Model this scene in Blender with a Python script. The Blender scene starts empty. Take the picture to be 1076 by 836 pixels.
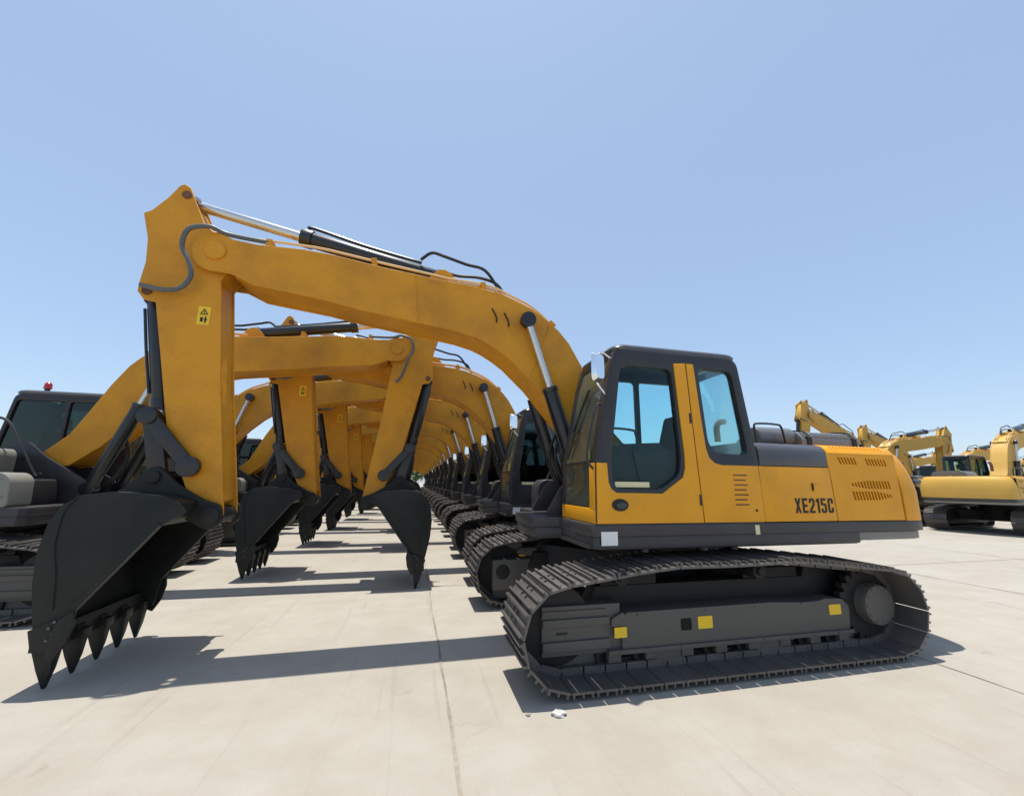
import bpy, bmesh, math, random
from mathutils import Vector, Matrix
R = math.radians
random.seed(7)
sc = bpy.context.scene
COL = sc.collection

# ------------------------------------------------------------------ materials
def new_mat(name):
    m = bpy.data.materials.new(name); m.use_nodes = True
    nt = m.node_tree; b = nt.nodes['Principled BSDF']
    return m, nt, b

def noise(nt, scale, detail=5, rough=.6, coord='Object', vec_scale=None):
    tc = nt.nodes.new('ShaderNodeTexCoord')
    n = nt.nodes.new('ShaderNodeTexNoise'); n.inputs['Scale'].default_value = scale
    n.inputs['Detail'].default_value = detail; n.inputs['Roughness'].default_value = rough
    src = tc.outputs[coord]
    if vec_scale:
        mp = nt.nodes.new('ShaderNodeMapping'); mp.inputs['Scale'].default_value = vec_scale
        nt.links.new(src, mp.inputs['Vector']); src = mp.outputs['Vector']
    nt.links.new(src, n.inputs['Vector'])
    return n

def ramp(nt, src, stops):
    r = nt.nodes.new('ShaderNodeValToRGB')
    e = r.color_ramp.elements
    while len(e) < len(stops): e.new(.5)
    for i, (p, c) in enumerate(stops):
        e[i].position = p; e[i].color = (c[0], c[1], c[2], 1) if hasattr(c, '__len__') else (c, c, c, 1)
    nt.links.new(src, r.inputs['Fac'])
    return r

def mix(nt, fac, a, b):
    m = nt.nodes.new('ShaderNodeMix'); m.data_type = 'RGBA'
    if isinstance(fac, float): m.inputs[0].default_value = fac
    else: nt.links.new(fac, m.inputs[0])
    for k, v in ((6, a), (7, b)):
        if isinstance(v, tuple): m.inputs[k].default_value = (*v, 1)
        else: nt.links.new(v, m.inputs[k])
    return m.outputs[2]

def paint(name, col, rough=.45, dirt=(.35, .28, .18), dirt_amt=.35, bump=.015, metallic=0, coat=0, spec=.4, scale=2.2):
    m, nt, b = new_mat(name)
    n1 = noise(nt, scale, 6, .65)
    n2 = noise(nt, 38, 3, .6)
    r1 = ramp(nt, n1.outputs['Fac'], [(.42, 0.0), (.78, 1.0)])
    mul = nt.nodes.new('ShaderNodeMath'); mul.operation = 'MULTIPLY'; mul.inputs[1].default_value = dirt_amt
    nt.links.new(r1.outputs['Color'], mul.inputs[0])
    c = mix(nt, mul.outputs[0], col, dirt)
    sp = ramp(nt, n2.outputs['Fac'], [(.62, 0.0), (.74, 1.0)])
    m2 = nt.nodes.new('ShaderNodeMath'); m2.operation = 'MULTIPLY'; m2.inputs[1].default_value = dirt_amt * .5
    nt.links.new(sp.outputs['Color'], m2.inputs[0])
    c = mix(nt, m2.outputs[0], c, tuple(x * .6 for x in dirt))
    nt.links.new(c, b.inputs['Base Color'])
    rr = nt.nodes.new('ShaderNodeMapRange'); rr.inputs['To Min'].default_value = max(0.05, rough - .1); rr.inputs['To Max'].default_value = min(1, rough + .22)
    nt.links.new(n1.outputs['Fac'], rr.inputs['Value']); nt.links.new(rr.outputs[0], b.inputs['Roughness'])
    b.inputs['Metallic'].default_value = metallic
    b.inputs['Specular IOR Level'].default_value = spec
    if coat: b.inputs['Coat Weight'].default_value = coat; b.inputs['Coat Roughness'].default_value = .15
    n3 = noise(nt, 9, 3, .5)
    bp = nt.nodes.new('ShaderNodeBump'); bp.inputs['Strength'].default_value = .35; bp.inputs['Distance'].default_value = bump
    nt.links.new(n3.outputs['Fac'], bp.inputs['Height']); nt.links.new(bp.outputs[0], b.inputs['Normal'])
    return m

M = {}
M['yellow'] = paint('yellow_paint', (.75, .33, .010), .42, (.48, .21, .02), .4, .004, coat=.08, spec=.3)
M['yellow_boom_dim'] = paint('yellow_boom_paint', (.66, .288, .014), .42, (.34, .145, .02), .8, .016, coat=.04, spec=.28, scale=1.5)  # body yellow, darkened to hold weaker ground bounce up high; brush smudges too
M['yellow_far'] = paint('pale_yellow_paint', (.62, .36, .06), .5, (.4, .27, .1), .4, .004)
M['black'] = paint('black_paint', (.018, .018, .022), .38, (.09, .08, .07), .25, .004, coat=.2)
M['bucket'] = paint('bucket_black_paint', (.015, .017, .0155), .42, (.05, .047, .04), .4, .006, coat=.0, scale=1.6, spec=.22)
M['track'] = paint('track_steel', (.105, .098, .094), .42, (.22, .19, .16), .5, .004, metallic=.3, spec=.6)
M['frame'] = paint('undercarriage_paint', (.10, .094, .084), .55, (.13, .115, .09), .4, .004)
M['under'] = paint('underside_shade_black', (.014, .014, .015), .6, (.05, .045, .04), .35, .004)  # near-black puts the shade beneath the machine into colour; straps are plain black
M['skirt'] = paint('dark_grey_paint', (.036, .034, .037), .42, (.13, .12, .10), .25, .004, coat=.15)
M['hood'] = paint('hood_grey_paint', (.06, .06, .066), .3, (.14, .13, .11), .25, .003, coat=.3)
M['cover'] = paint('mid_grey_paint', (.15, .15, .155), .3, (.22, .2, .17), .3, .003, coat=.3)
M['primer'] = paint('light_grey_paint', (.22, .215, .19), .5, (.3, .27, .2), .4, .004)
M['ballast'] = paint('pale_grey_bounce_and_chip', (.24, .225, .20), .6, (.25, .2, .13), .4, .01)  # underside colour holds light bounced off the ground; the chip uses it too
M['cylinder'] = paint('cylinder_black', (.012, .014, .016), .32, (.06, .055, .05), .2, .002, coat=.3)
M['dark'] = paint('dark_void', (.006, .006, .006), .8, (.02, .02, .02), .2, .001)
M['chrome'] = paint('chrome_rod', (.62, .63, .62), .18, (.4, .38, .34), .2, .0005, metallic=.85)
M['hose'] = paint('rubber_hose', (.012, .012, .014), .42, (.05, .05, .05), .2, .001)
M['hose_grey'] = paint('grey_sleeved_hose', (.10, .11, .11), .45, (.2, .19, .17), .4, .001)
M['seat'] = paint('seat_fabric', (.016, .017, .018), .85, (.06, .06, .06), .3, .002)
M['sticker'] = paint('yellow_sticker', (.85, .55, .02), .35, (.5, .35, .1), .15, .0005)
M['white'] = paint('white_label', (.75, .75, .72), .45, (.5, .48, .42), .2, .0005)
M['cream'] = paint('cream_label', (.72, .66, .38), .5, (.5, .45, .3), .2, .0005)
M['ink'] = paint('black_ink', (.01, .01, .01), .45, (.04, .04, .04), .2, .0005)
M['red'] = paint('red_beacon', (.55, .02, .03), .25, (.4, .03, .03), .1, .0005, coat=.5)
M['rust'] = paint('rusty_steel', (.16, .075, .04), .7, (.05, .03, .02), .5, .004)
M['bark'] = paint('tree_bark', (.09, .065, .045), .9, (.04, .03, .02), .5, .02)
M['pipe'] = paint('boom_pipe_glint', (.66, .46, .20), .24, (.5, .36, .16), .3, .002, coat=.7)  # paler than the boom yellow to carry sun glint along the top edge
M['worn'] = paint('worn_steel_edge', (.11, .11, .105), .45, (.08, .07, .06), .6, .002, metallic=.5)
M['paper'] = paint('scrap_white', (.5, .49, .46), .6, (.5, .5, .48), .3, .001)
M['hivis'] = paint('safety_label_green', (.45, .62, .03), .4, (.4, .5, .1), .1, .0005)

def glass_mat(name, tint, refl=1.0):
    m = bpy.data.materials.new(name); m.use_nodes = True; nt = m.node_tree; nt.nodes.clear()
    out = nt.nodes.new('ShaderNodeOutputMaterial'); mx = nt.nodes.new('ShaderNodeMixShader')
    tr = nt.nodes.new('ShaderNodeBsdfTransparent'); tr.inputs[0].default_value = (*tint, 1)
    gl = nt.nodes.new('ShaderNodeBsdfGlossy'); gl.inputs['Roughness'].default_value = .02
    gl.inputs[0].default_value = (.9, .95, .95, 1)
    fr = nt.nodes.new('ShaderNodeFresnel'); fr.inputs[0].default_value = 1.5
    ml = nt.nodes.new('ShaderNodeMath'); ml.operation = 'MULTIPLY'; ml.inputs[1].default_value = refl
    nt.links.new(fr.outputs[0], ml.inputs[0]); nt.links.new(ml.outputs[0], mx.inputs[0])
    nt.links.new(tr.outputs[0], mx.inputs[1]); nt.links.new(gl.outputs[0], mx.inputs[2]); nt.links.new(mx.outputs[0], out.inputs[0])
    return m
M['glass'] = glass_mat('cab_glass', (.80, .95, .97), .3)
M['glass_dark'] = glass_mat('dark_cab_glass', (.34, .42, .40), .9)
M['glass_front'] = glass_mat('windshield_glass', (.40, .44, .33), 1.6)
_nt = M['glass_front'].node_tree; _out = [n for n in _nt.nodes if n.type == 'OUTPUT_MATERIAL'][0]; _src = _out.inputs[0].links[0].from_socket
_df = _nt.nodes.new('ShaderNodeBsdfDiffuse'); _df.inputs[0].default_value = (.20, .21, .15, 1)
_mx = _nt.nodes.new('ShaderNodeMixShader'); _nz = noise(_nt, 2.2, 5, .6); _rp = ramp(_nt, _nz.outputs['Fac'], [(.3, .16), (.7, .42)])
_nt.links.new(_rp.outputs['Color'], _mx.inputs[0]); _nt.links.new(_src, _mx.inputs[1]); _nt.links.new(_df.outputs[0], _mx.inputs[2]); _nt.links.new(_mx.outputs[0], _out.inputs[0])
m, nt, b = new_mat('mirror_glass'); b.inputs['Metallic'].default_value = 1; b.inputs['Roughness'].default_value = .04
b.inputs['Base Color'].default_value = (.85, .88, .9, 1); M['mirror'] = m

def leaf_mat(name, c1, c2):
    m, nt, b = new_mat(name)
    n = noise(nt, .9, 3, .6); r = ramp(nt, n.outputs['Fac'], [(.35, c1), (.65, c2)])
    nt.links.new(r.outputs['Color'], b.inputs['Base Color']); b.inputs['Roughness'].default_value = .6
    b.inputs['Specular IOR Level'].default_value = .25
    return m
M['leaf'] = leaf_mat('tree_leaf', (.035, .085, .018), (.085, .15, .035))

def concrete():
    m, nt, b = new_mat('pale_concrete')
    big = noise(nt, .16, 6, .62); r1 = ramp(nt, big.outputs['Fac'], [(.30, (0.344, 0.3, 0.235)), (.52, (0.403, 0.359, 0.289)), (.72, (0.444, 0.403, 0.329))])
    mid = noise(nt, 1.6, 8, .7); r2 = ramp(nt, mid.outputs['Fac'], [(.36, (0.318, 0.274, 0.211)), (.62, (0.444, 0.4, 0.326))])
    c = mix(nt, .35, r1.outputs['Color'], r2.outputs['Color'])
    # drag marks of the broom finish and tyre traffic
    st = noise(nt, 2.4, 4, .6, vec_scale=(.18, 2.2, 1)); rs = ramp(nt, st.outputs['Fac'], [(.45, 0.0), (.75, .30)])
    c = mix(nt, rs.outputs['Color'], c, (0.348, 0.303, 0.237))
    # small dark stains
    sp = noise(nt, 2.9, 3, .55); rp = ramp(nt, sp.outputs['Fac'], [(.70, 0.0), (.78, .5)])
    c = mix(nt, rp.outputs['Color'], c, (0.185, 0.155, 0.118))
    tc = nt.nodes.new('ShaderNodeTexCoord'); wn = noise(nt, 1.1, 4, .6)
    vm = nt.nodes.new('ShaderNodeVectorMath'); vm.operation = 'SCALE'; vm.inputs['Scale'].default_value = .8; nt.links.new(wn.outputs['Color'], vm.inputs[0])
    va = nt.nodes.new('ShaderNodeVectorMath'); nt.links.new(tc.outputs['Object'], va.inputs[0]); nt.links.new(vm.outputs[0], va.inputs[1])
    vo = nt.nodes.new('ShaderNodeTexVoronoi'); vo.feature = 'DISTANCE_TO_EDGE'; vo.inputs['Scale'].default_value = .32; nt.links.new(va.outputs[0], vo.inputs['Vector'])
    rc = ramp(nt, vo.outputs['Distance'], [(0.0, 1.0), (.0022, 0.0)])
    mk = noise(nt, .45, 2, .5); rk = ramp(nt, mk.outputs['Fac'], [(.60, 0.0), (.68, .35)])
    mm = nt.nodes.new('ShaderNodeMath'); mm.operation = 'MULTIPLY'; nt.links.new(rc.outputs['Color'], mm.inputs[0]); nt.links.new(rk.outputs['Color'], mm.inputs[1])
    c = mix(nt, mm.outputs[0], c, (.16, .13, .10))
    # scraped tyre and track marks running along the aisle
    ty = noise(nt, 5.0, 3, .5, vec_scale=(2.4, .10, 1)); rt = ramp(nt, ty.outputs['Fac'], [(.60, 0.0), (.70, .22)])
    c = mix(nt, rt.outputs['Color'], c, (.24, .21, .17))
    gr = noise(nt, 60, 4, .7); rg = ramp(nt, gr.outputs['Fac'], [(.35, 0.0), (.7, .22)])
    c = mix(nt, rg.outputs['Color'], c, (0.266, 0.237, 0.192))
    wm = nt.nodes.new('ShaderNodeMix'); wm.data_type = 'RGBA'; wm.blend_type = 'MULTIPLY'; wm.inputs[0].default_value = 1; nt.links.new(c, wm.inputs[6]); wm.inputs[7].default_value = (.97, 1.0, 1.06, 1); c = wm.outputs[2]
    nt.links.new(c, b.inputs['Base Color']); b.inputs['Roughness'].default_value = .88
    b.inputs['Specular IOR Level'].default_value = .25
    fb = noise(nt, 45, 6, .7); bp = nt.nodes.new('ShaderNodeBump'); bp.inputs['Strength'].default_value = .35; bp.inputs['Distance'].default_value = .004
    nt.links.new(fb.outputs['Fac'], bp.inputs['Height']); nt.links.new(bp.outputs[0], b.inputs['Normal'])
    return m
M['concrete'] = concrete()
m, nt, b = new_mat('joint_filler')
n = noise(nt, 3, 5, .7); r = ramp(nt, n.outputs['Fac'], [(.35, (.20, .165, .125)), (.62, (.36, .31, .245))])
nt.links.new(r.outputs['Color'], b.inputs['Base Color']); b.inputs['Roughness'].default_value = .9; M['joint'] = m

# ------------------------------------------------------------------ mesh helpers
def NB(): return bmesh.new()

def obj(name, bm, mat, parent=None, smooth=35, bev=0, seg=2):
    bmesh.ops.recalc_face_normals(bm, faces=bm.faces[:])
    if bev:
        bm.normal_update()
        es = [e for e in bm.edges if len(e.link_faces) == 2 and e.calc_face_angle(0) > R(28)]
        bmesh.ops.bevel(bm, geom=es, offset=bev, segments=seg, profile=.6, affect='EDGES', clamp_overlap=True)
    me = bpy.data.meshes.new(name)
    bm.to_mesh(me); bm.free()
    if smooth:
        for p in me.polygons: p.use_smooth = True
        me.set_sharp_from_angle(angle=R(smooth))
    mats = mat if isinstance(mat, (list, tuple)) else [mat]
    for mm in mats: me.materials.append(M[mm] if isinstance(mm, str) else mm)
    o = bpy.data.objects.new(name, me); COL.objects.link(o)
    if parent: o.parent = parent
    return o

def box(bm, x0, x1, y0, y1, z0, z1, mtx=None, mi=0):
    vs = [bm.verts.new((x, y, z)) for x in (x0, x1) for y in (y0, y1) for z in (z0, z1)]
    if mtx is not None:
        for v in vs: v.co = mtx @ v.co
    for f in ((0,1,3,2),(4,6,7,5),(0,4,5,1),(2,3,7,6),(0,2,6,4),(1,5,7,3)):
        bm.faces.new([vs[i] for i in f]).material_index = mi

def rnd(pts, r, n=4):
    """round the corners of a polygon; r is one radius or one per corner"""
    out = []; N = len(pts)
    for i in range(N):
        p = Vector(pts[i]); a = Vector(pts[i-1]) - p; b = Vector(pts[(i+1) % N]) - p
        rr = r[i] if isinstance(r, (list, tuple)) else r
        if rr <= 0: out.append(tuple(p)); continue
        d = min(rr, a.length*.45, b.length*.45)
        A = p + a.normalized()*d; B = p + b.normalized()*d
        for k in range(n+1):
            t = k/n; out.append(tuple(A*(1-t)**2 + p*2*t*(1-t) + B*t*t))
    return out

def prism(bm, pts, a0, a1, axis='y', holes=(), mi=0):
    """extrude a 2D outline (x,z) along y / (y,z) along x / (x,y) along z"""
    def P(p, a):
        if axis == 'y': return (p[0], a, p[1])
        if axis == 'x': return (a, p[0], p[1])
        return (p[0], p[1], a)
    loops = [pts] + list(holes); layers = []
    for a in (a0, a1):
        lv = []; es = []
        for lp in loops:
            vs = [bm.verts.new(P(p, a)) for p in lp]; lv.append(vs)
            if holes:
                for i in range(len(vs)): es.append(bm.edges.new((vs[i-1], vs[i])))
        if holes:
            g = bmesh.ops.triangle_fill(bm, use_beauty=True, use_dissolve=False, edges=es)
            for f in g['geom']:
                if isinstance(f, bmesh.types.BMFace): f.material_index = mi
        else: bm.faces.new(lv[0]).material_index = mi
        layers.append(lv)
    for v0, v1 in zip(layers[0], layers[1]):
        n = len(v0)
        for i in range(n):
            bm.faces.new((v0[i-1], v0[i], v1[i], v1[i-1])).material_index = mi

def ring_frame(p0, p1):
    d = (Vector(p1) - Vector(p0)).normalized()
    up = Vector((0, 0, 1)) if abs(d.z) < .95 else Vector((1, 0, 0))
    u = d.cross(up).normalized(); v = u.cross(d)
    return d, u, v

def cyl(bm, p0, p1, r0, r1=None, n=20, mi=0):
    r1 = r0 if r1 is None else r1
    p0 = Vector(p0); p1 = Vector(p1); d, u, v = ring_frame(p0, p1)
    A = [bm.verts.new(p0 + (u*math.cos(t) + v*math.sin(t))*r0) for t in [2*math.pi*i/n for i in range(n)]]
    B = [bm.verts.new(p1 + (u*math.cos(t) + v*math.sin(t))*r1) for t in [2*math.pi*i/n for i in range(n)]]
    bm.faces.new(A).material_index = mi; bm.faces.new(B[::-1]).material_index = mi
    for i in range(n): bm.faces.new((A[i-1], A[i], B[i], B[i-1])).material_index = mi

def spline(pts, k=6):
    P = [Vector(p) for p in pts]; P = [P[0]*2-P[1]] + P + [P[-1]*2-P[-2]]
    out = []
    for i in range(1, len(P)-2):
        for j in range(k):
            t = j/k
            out.append(.5*((2*P[i]) + (-P[i-1]+P[i+1])*t + (2*P[i-1]-5*P[i]+4*P[i+1]-P[i+2])*t*t + (-P[i-1]+3*P[i]-3*P[i+1]+P[i+2])*t**3))
    out.append(P[-2]); return out

def tube(bm, pts, r, n=8, smooth=True, k=6):
    P = spline(pts, k) if smooth else [Vector(p) for p in pts]
    rings = []; u = None
    for i, p in enumerate(P):
        d = (P[min(i+1, len(P)-1)] - P[max(i-1, 0)]).normalized()
        if u is None:
            up = Vector((0, 1, 0)) if abs(d.y) < .9 else Vector((0, 0, 1)); u = d.cross(up).normalized()
        else: u = (u - d*u.dot(d)).normalized()
        v = d.cross(u)
        rings.append([bm.verts.new(p + (u*math.cos(2*math.pi*j/n) + v*math.sin(2*math.pi*j/n))*r) for j in range(n)])
    for a, b in zip(rings, rings[1:]):
        for j in range(n): bm.faces.new((a[j-1], a[j], b[j], b[j-1]))
    bm.faces.new(rings[0]); bm.faces.new(rings[-1][::-1])

GLYPH = {
 'X': (.50, [(0,0),(.165,0),(.25,.3),(.335,0),(.5,0),(.34,.5),(.5,1),(.335,1),(.25,.7),(.165,1),(0,1),(.16,.5)]),
 'E': (.46, [(0,0),(.46,0),(.46,.16),(.17,.16),(.17,.42),(.42,.42),(.42,.57),(.17,.57),(.17,.84),(.46,.84),(.46,1),(0,1)]),
 '2': (.47, [(0,0),(.47,0),(.47,.15),(.19,.15),(.19,.17),(.47,.55),(.47,.88),(.37,1),(.1,1),(0,.88),(0,.68),(.16,.68),(.16,.82),(.19,.86),(.28,.86),(.31,.82),(.31,.6),(0,.18)]),
 '1': (.30, [(.12,0),(.29,0),(.29,1),(.15,1),(0,.86),(0,.72),(.12,.78)]),
 '5': (.47, [(0,.12),(.1,0),(.37,0),(.47,.12),(.47,.53),(.37,.65),(.16,.65),(.16,.85),(.44,.85),(.44,1),(0,1),(0,.51),(.15,.51),(.28,.51),(.31,.47),(.31,.19),(.28,.14),(.19,.14),(.16,.19),(.16,.3),(0,.3)]),
 'C': (.47, [(.1,0),(.37,0),(.47,.12),(.47,.36),(.31,.36),(.31,.18),(.28,.14),(.2,.14),(.16,.18),(.16,.82),(.2,.86),(.28,.86),(.31,.82),(.31,.64),(.47,.64),(.47,.88),(.37,1),(.1,1),(0,.88),(0,.12)])}
def lettering(parent, s, x_start, z0, h, y, sx, wide=1.0):
    """block letters on a side panel; sx = -1 reads towards -x (left flank), +1 on the right flank"""
    bm = NB(); x = 0
    for ch in s:
        w, pts = GLYPH[ch]
        q = [(x_start + sx*(x+px)*h*wide, z0+pz*h) for px, pz in pts]
        prism(bm, q, y, y+(.0025 if y > 0 else -.0025)); x += w+.13
    return obj('lettering', bm, 'ink', parent, smooth=0)

def empty(name, loc=(0, 0, 0), rz=0):
    o = bpy.data.objects.new(name, None); o.location = loc; o.rotation_euler = (0, 0, rz); o.empty_display_size = .4
    COL.objects.link(o); return o

def tag(o, label=None, cat=None, group=None, kind=None):
    if label: o['label'] = label
    if cat: o['category'] = cat
    if group: o['group'] = group
    if kind: o['kind'] = kind
    return o

# ------------------------------------------------------------------ excavator (x forward, y to its left, z up)
def belt_path():
    """pitch line of the crawler, list of (x,z)"""
    pts = []
    fc, rc, r = (1.65, .445), (-1.765, .445), .375
    for i in range(0, 181, 10):                       # front idler, from bottom to top
        a = R(-90 + i); pts.append((fc[0] + r*math.cos(a), fc[1] + r*math.sin(a)))
    for x, z in ((1.3, .862), (.95, .905), (.6, .932), (.3, .925), (0, .925), (-.3, .93), (-.65, .935), (-1.0, .90), (-1.35, .862)):
        pts.append((x, z))
    for i in range(0, 181, 10):
        a = R(90 + i); pts.append((rc[0] + r*math.cos(a), rc[1] + r*math.sin(a)))
    return pts

def make_belt(sy):
    bm = NB(); P = [Vector(p) for p in belt_path()]; P.append(P[0])
    L = [0]
    for a, b in zip(P, P[1:]): L.append(L[-1] + (b-a).length)
    n = 46; tot = L[-1]; step = tot/n
    def at(s):
        s %= tot
        for i in range(len(L)-1):
            if L[i+1] >= s: return P[i].lerp(P[i+1], (s-L[i])/max(1e-9, L[i+1]-L[i]))
    yc = 1.19*sy; flip = Matrix.Diagonal((1, sy, 1, 1))
    for i in range(n):
        a = at(i*step); b = at((i+1)*step); c = (a+b)/2; t = (b-a).normalized(); o = Vector((t.y, -t.x))   # outward
        m = Matrix(((t.x, 0, o.x, c.x), (0, 1, 0, yc), (t.y, 0, o.y, c.y), (0, 0, 0, 1))) @ flip
        h = step/2
        box(bm, -h+.004, h-.004, -.34, .35, 0, .018, m)                # shoe plate
        for gx in (-h*.78, 0, h*.78): box(bm, gx-.009, gx+.009, -.338, .348, .0175, .048 if gx else .043, m)   # grousers
        for ly in (-.05, .05): box(bm, -h-.015, h-.03, ly-.016, ly+.016, -.055, .001, m)     # chain links
        box(bm, -h-.012, -h+.020, -.07, .07, -.050, -.02, m)           # track pin
        for bx in (-.035, .035):
            for ly in (-.06, .06): box(bm, bx-.012, bx+.012, ly-.012, ly+.012, .0175, .034, m)  # bolt heads
    return bm

def make_undercarriage(root):
    for sy in (1, -1):
        obj('crawler_track', make_belt(sy), 'track', root, smooth=0)
        Y = lambda y: y*sy
        Q = lambda y: (y-.085)*sy
        # side frame
        bm = NB()
        main = [(1.06, .225), (1.06, .455), (1.01, .525), (-.55, .53), (-.95, .51), (-1.14, .515), (-1.20, .53), (-1.42, .52), (-1.50, .44), (-1.48, .23)]
        prism(bm, rnd(main, .02, 2), Q(1.02), Q(1.345))
        prism(bm, [(1.79, .21), (1.79, .60), (1.06, .60), (1.06, .21)], Q(1.05), Q(1.315))
        prism(bm, rnd([(1.16, .48), (1.16, .42), (1.00, .42), (1.00, .48), (1.05, .535)], .015, 2), Q(1.30), Q(1.352))
        prism(bm, [(1.785, .535), (1.785, .565), (1.20, .565), (1.20, .535)], Q(1.312), Q(1.328))
        prism(bm, [(1.785, .44), (1.785, .50), (1.17, .50), (1.17, .44)], Q(1.312), Q(1.338))
        prism(bm, [(1.785, .25), (1.785, .325), (1.17, .325), (1.17, .25)], Q(1.312), Q(1.338))
        prism(bm, [(1.77, .09), (1.77, .212), (1.22, .212), (1.25, .09)], Q(1.12), Q(1.27))
        prism(bm, [(1.20, .200), (1.20, .235), (-1.50, .235), (-1.50, .200)], Q(1.20), Q(1.372))
        for x in (1.14, .78, .42, .06, -.30, -.66, -1.02, -1.38): prism(bm, [(x+.06, .135), (x+.06, .202), (x-.06, .202), (x-.06, .135)], Q(1.285), Q(1.352))
        for x in (.60, -.48): prism(bm, rnd([(x+.15, .10), (x+.15, .202), (x-.15, .202), (x-.15, .10)], .03, 2), Q(1.27), Q(1.34))
        for x in (.9, .2, -.35, -.9):
            cyl(bm, (x, Q(1.344), .50), (x, Q(1.352), .50), .012, n=6)
        for x in (1.1, .8, .5, .2, -.1, -.4, -.7, -1.0, -1.3): cyl(bm, (x, Q(1.371), .218), (x, Q(1.379), .218), .011, n=6)
        # shelf over the box beam and the top beam that carries the rollers
        fr = obj('track_frame', bm, 'frame', root, bev=.006)
        bm = NB(); prism(bm, [(1.3, .50), (1.2, .70), (-1.2, .70), (-1.25, .84), (-1.80, .84), (-1.80, .40), (-1.4, .40)], Q(.94), Q(1.12)); obj('top_beam', bm, 'under', fr, bev=.01)  # black stands in for shade above the frame; rear block added as filler
        for x in (1.0, -.52):
            bm = NB(); cyl(bm, (x, Q(1.06), .80), (x, Q(1.27), .80), .075, n=20); cyl(bm, (x, Q(1.27), .80), (x, Q(1.30), .80), .04, n=16); box(bm, x-.05, x+.05, Q(1.02), Q(1.10), .70, .80)
            obj('carrier_roller', bm, 'under', fr, bev=.006)
        for x in (1.22, .86, .50, .14, -.22, -.58, -.94, -1.28):
            bm = NB(); cyl(bm, (x, Q(1.02), .165), (x, Q(1.30), .165), .04, n=14); cyl(bm, (x, Q(1.17), .205), (x, Q(1.225), .205), .085, n=18); cyl(bm, (x, Q(1.27), .17), (x, Q(1.30), .17), .075, n=18)
            obj('track_roller', bm, 'under', fr)
        bm = NB(); cyl(bm, (1.65, Y(1.11), .445), (1.65, Y(1.195), .445), .325, n=40); cyl(bm, (1.65, Y(.96), .445), (1.65, Y(1.21), .445), .10, n=24)
        obj('idler_wheel', bm, 'under', fr, bev=.01)
        bm = NB(); pts = []
        for i in range(21):
            a = 2*math.pi*i/21; w = math.pi/21
            for da, rr in ((-w*.95, .300), (-w*.35, .355), (w*.35, .355), (w*.95, .300)): pts.append((-1.79 + rr*math.cos(a+da), .445 + rr*math.sin(a+da)))
        prism(bm, pts, Y(1.15), Y(1.22))
        obj('drive_sprocket', bm, 'under', fr)
        bm = NB(); cyl(bm, (-1.82, Y(1.0), .455), (-1.82, Y(1.28), .455), .20, n=30); cyl(bm, (-1.82, Y(1.28), .455), (-1.82, Y(1.33), .455), .205, .195, n=12)
        for i in range(12):
            a = 2*math.pi*i/12; cyl(bm, (-1.82+.17*math.cos(a), Y(1.32), .455+.17*math.sin(a)), (-1.82+.17*math.cos(a), Y(1.338), .455+.185*math.sin(a)), .012, n=6)
        obj('final_drive_cover', bm, 'frame', fr, bev=.006)
        for x, z, w, h in ((1.08 if sy > 0 else .86, .372, .12, .085), (.215, .40, .155, .105), (-1.31, .425, .15, .095)):
            bm = NB(); y0 = 1.347 if x < 1.0 else 1.354
            prism(bm, rnd([(x+w/2, z-h/2), (x+w/2, z+h/2), (x-w/2, z+h/2), (x-w/2, z-h/2)], .008, 2), Q(y0), Q(y0+.004))
            obj('warning_sticker', bm, 'sticker', fr)
        bm = NB(); prism(bm, rnd([(.47, .345), (.47, .445), (.36, .445), (.36, .345)], .01, 2), Q(1.346), Q(1.349))
        obj('adjuster_hole', bm, 'dark', fr)
        bm = NB(); box(bm, 1.56, 1.66, Q(1.314), Q(1.321), .375, .392); obj('data_plate', bm, 'ink', fr)
    # centre frame: X shaped box beams, swing bearing tub
    bm = NB()
    cyl(bm, (0, 0, .42), (0, 0, .90), .62, .60, n=40)
    for sx in (1, -1):
        for sy in (1, -1):
            prism(bm, [(sx*.25, sy*.3), (sx*.55, sy*.25), (sx*1.15, sy*1.02), (sx*.55, sy*1.02)], .42, .80, axis='z')
    box(bm, -.6, .6, -.5, .5, .40, .62)
    obj('centre_frame', bm, 'under', root, bev=.01)
    bm = NB(); cyl(bm, (0, 0, .90), (0, 0, 1.06), .56, n=48); cyl(bm, (0, 0, .93), (0, 0, .97), .60, n=48)
    for i in range(28):
        a = 2*math.pi*i/28; cyl(bm, (.585*math.cos(a), .585*math.sin(a), .97), (.585*math.cos(a), .585*math.sin(a), .99), .012, n=6)
    obj('slew_ring', bm, 'under', root)

def tail_plan(y_side, off=0):
    """plan of the rounded tail from the left side round to the right, as (x,y)"""
    h = [(-2.44, 1.30), (-2.60, 1.295), (-2.72, 1.26), (-2.80, 1.18), (-2.86, 1.04), (-2.92, .82), (-2.98, .45), (-3.0, 0)]
    pts = h + [(x, -y) for x, y in h[-2::-1]]
    return [(x+off*.9, y*(1-off/1.3) if abs(y) > .01 else y) for x, y in pts]

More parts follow.
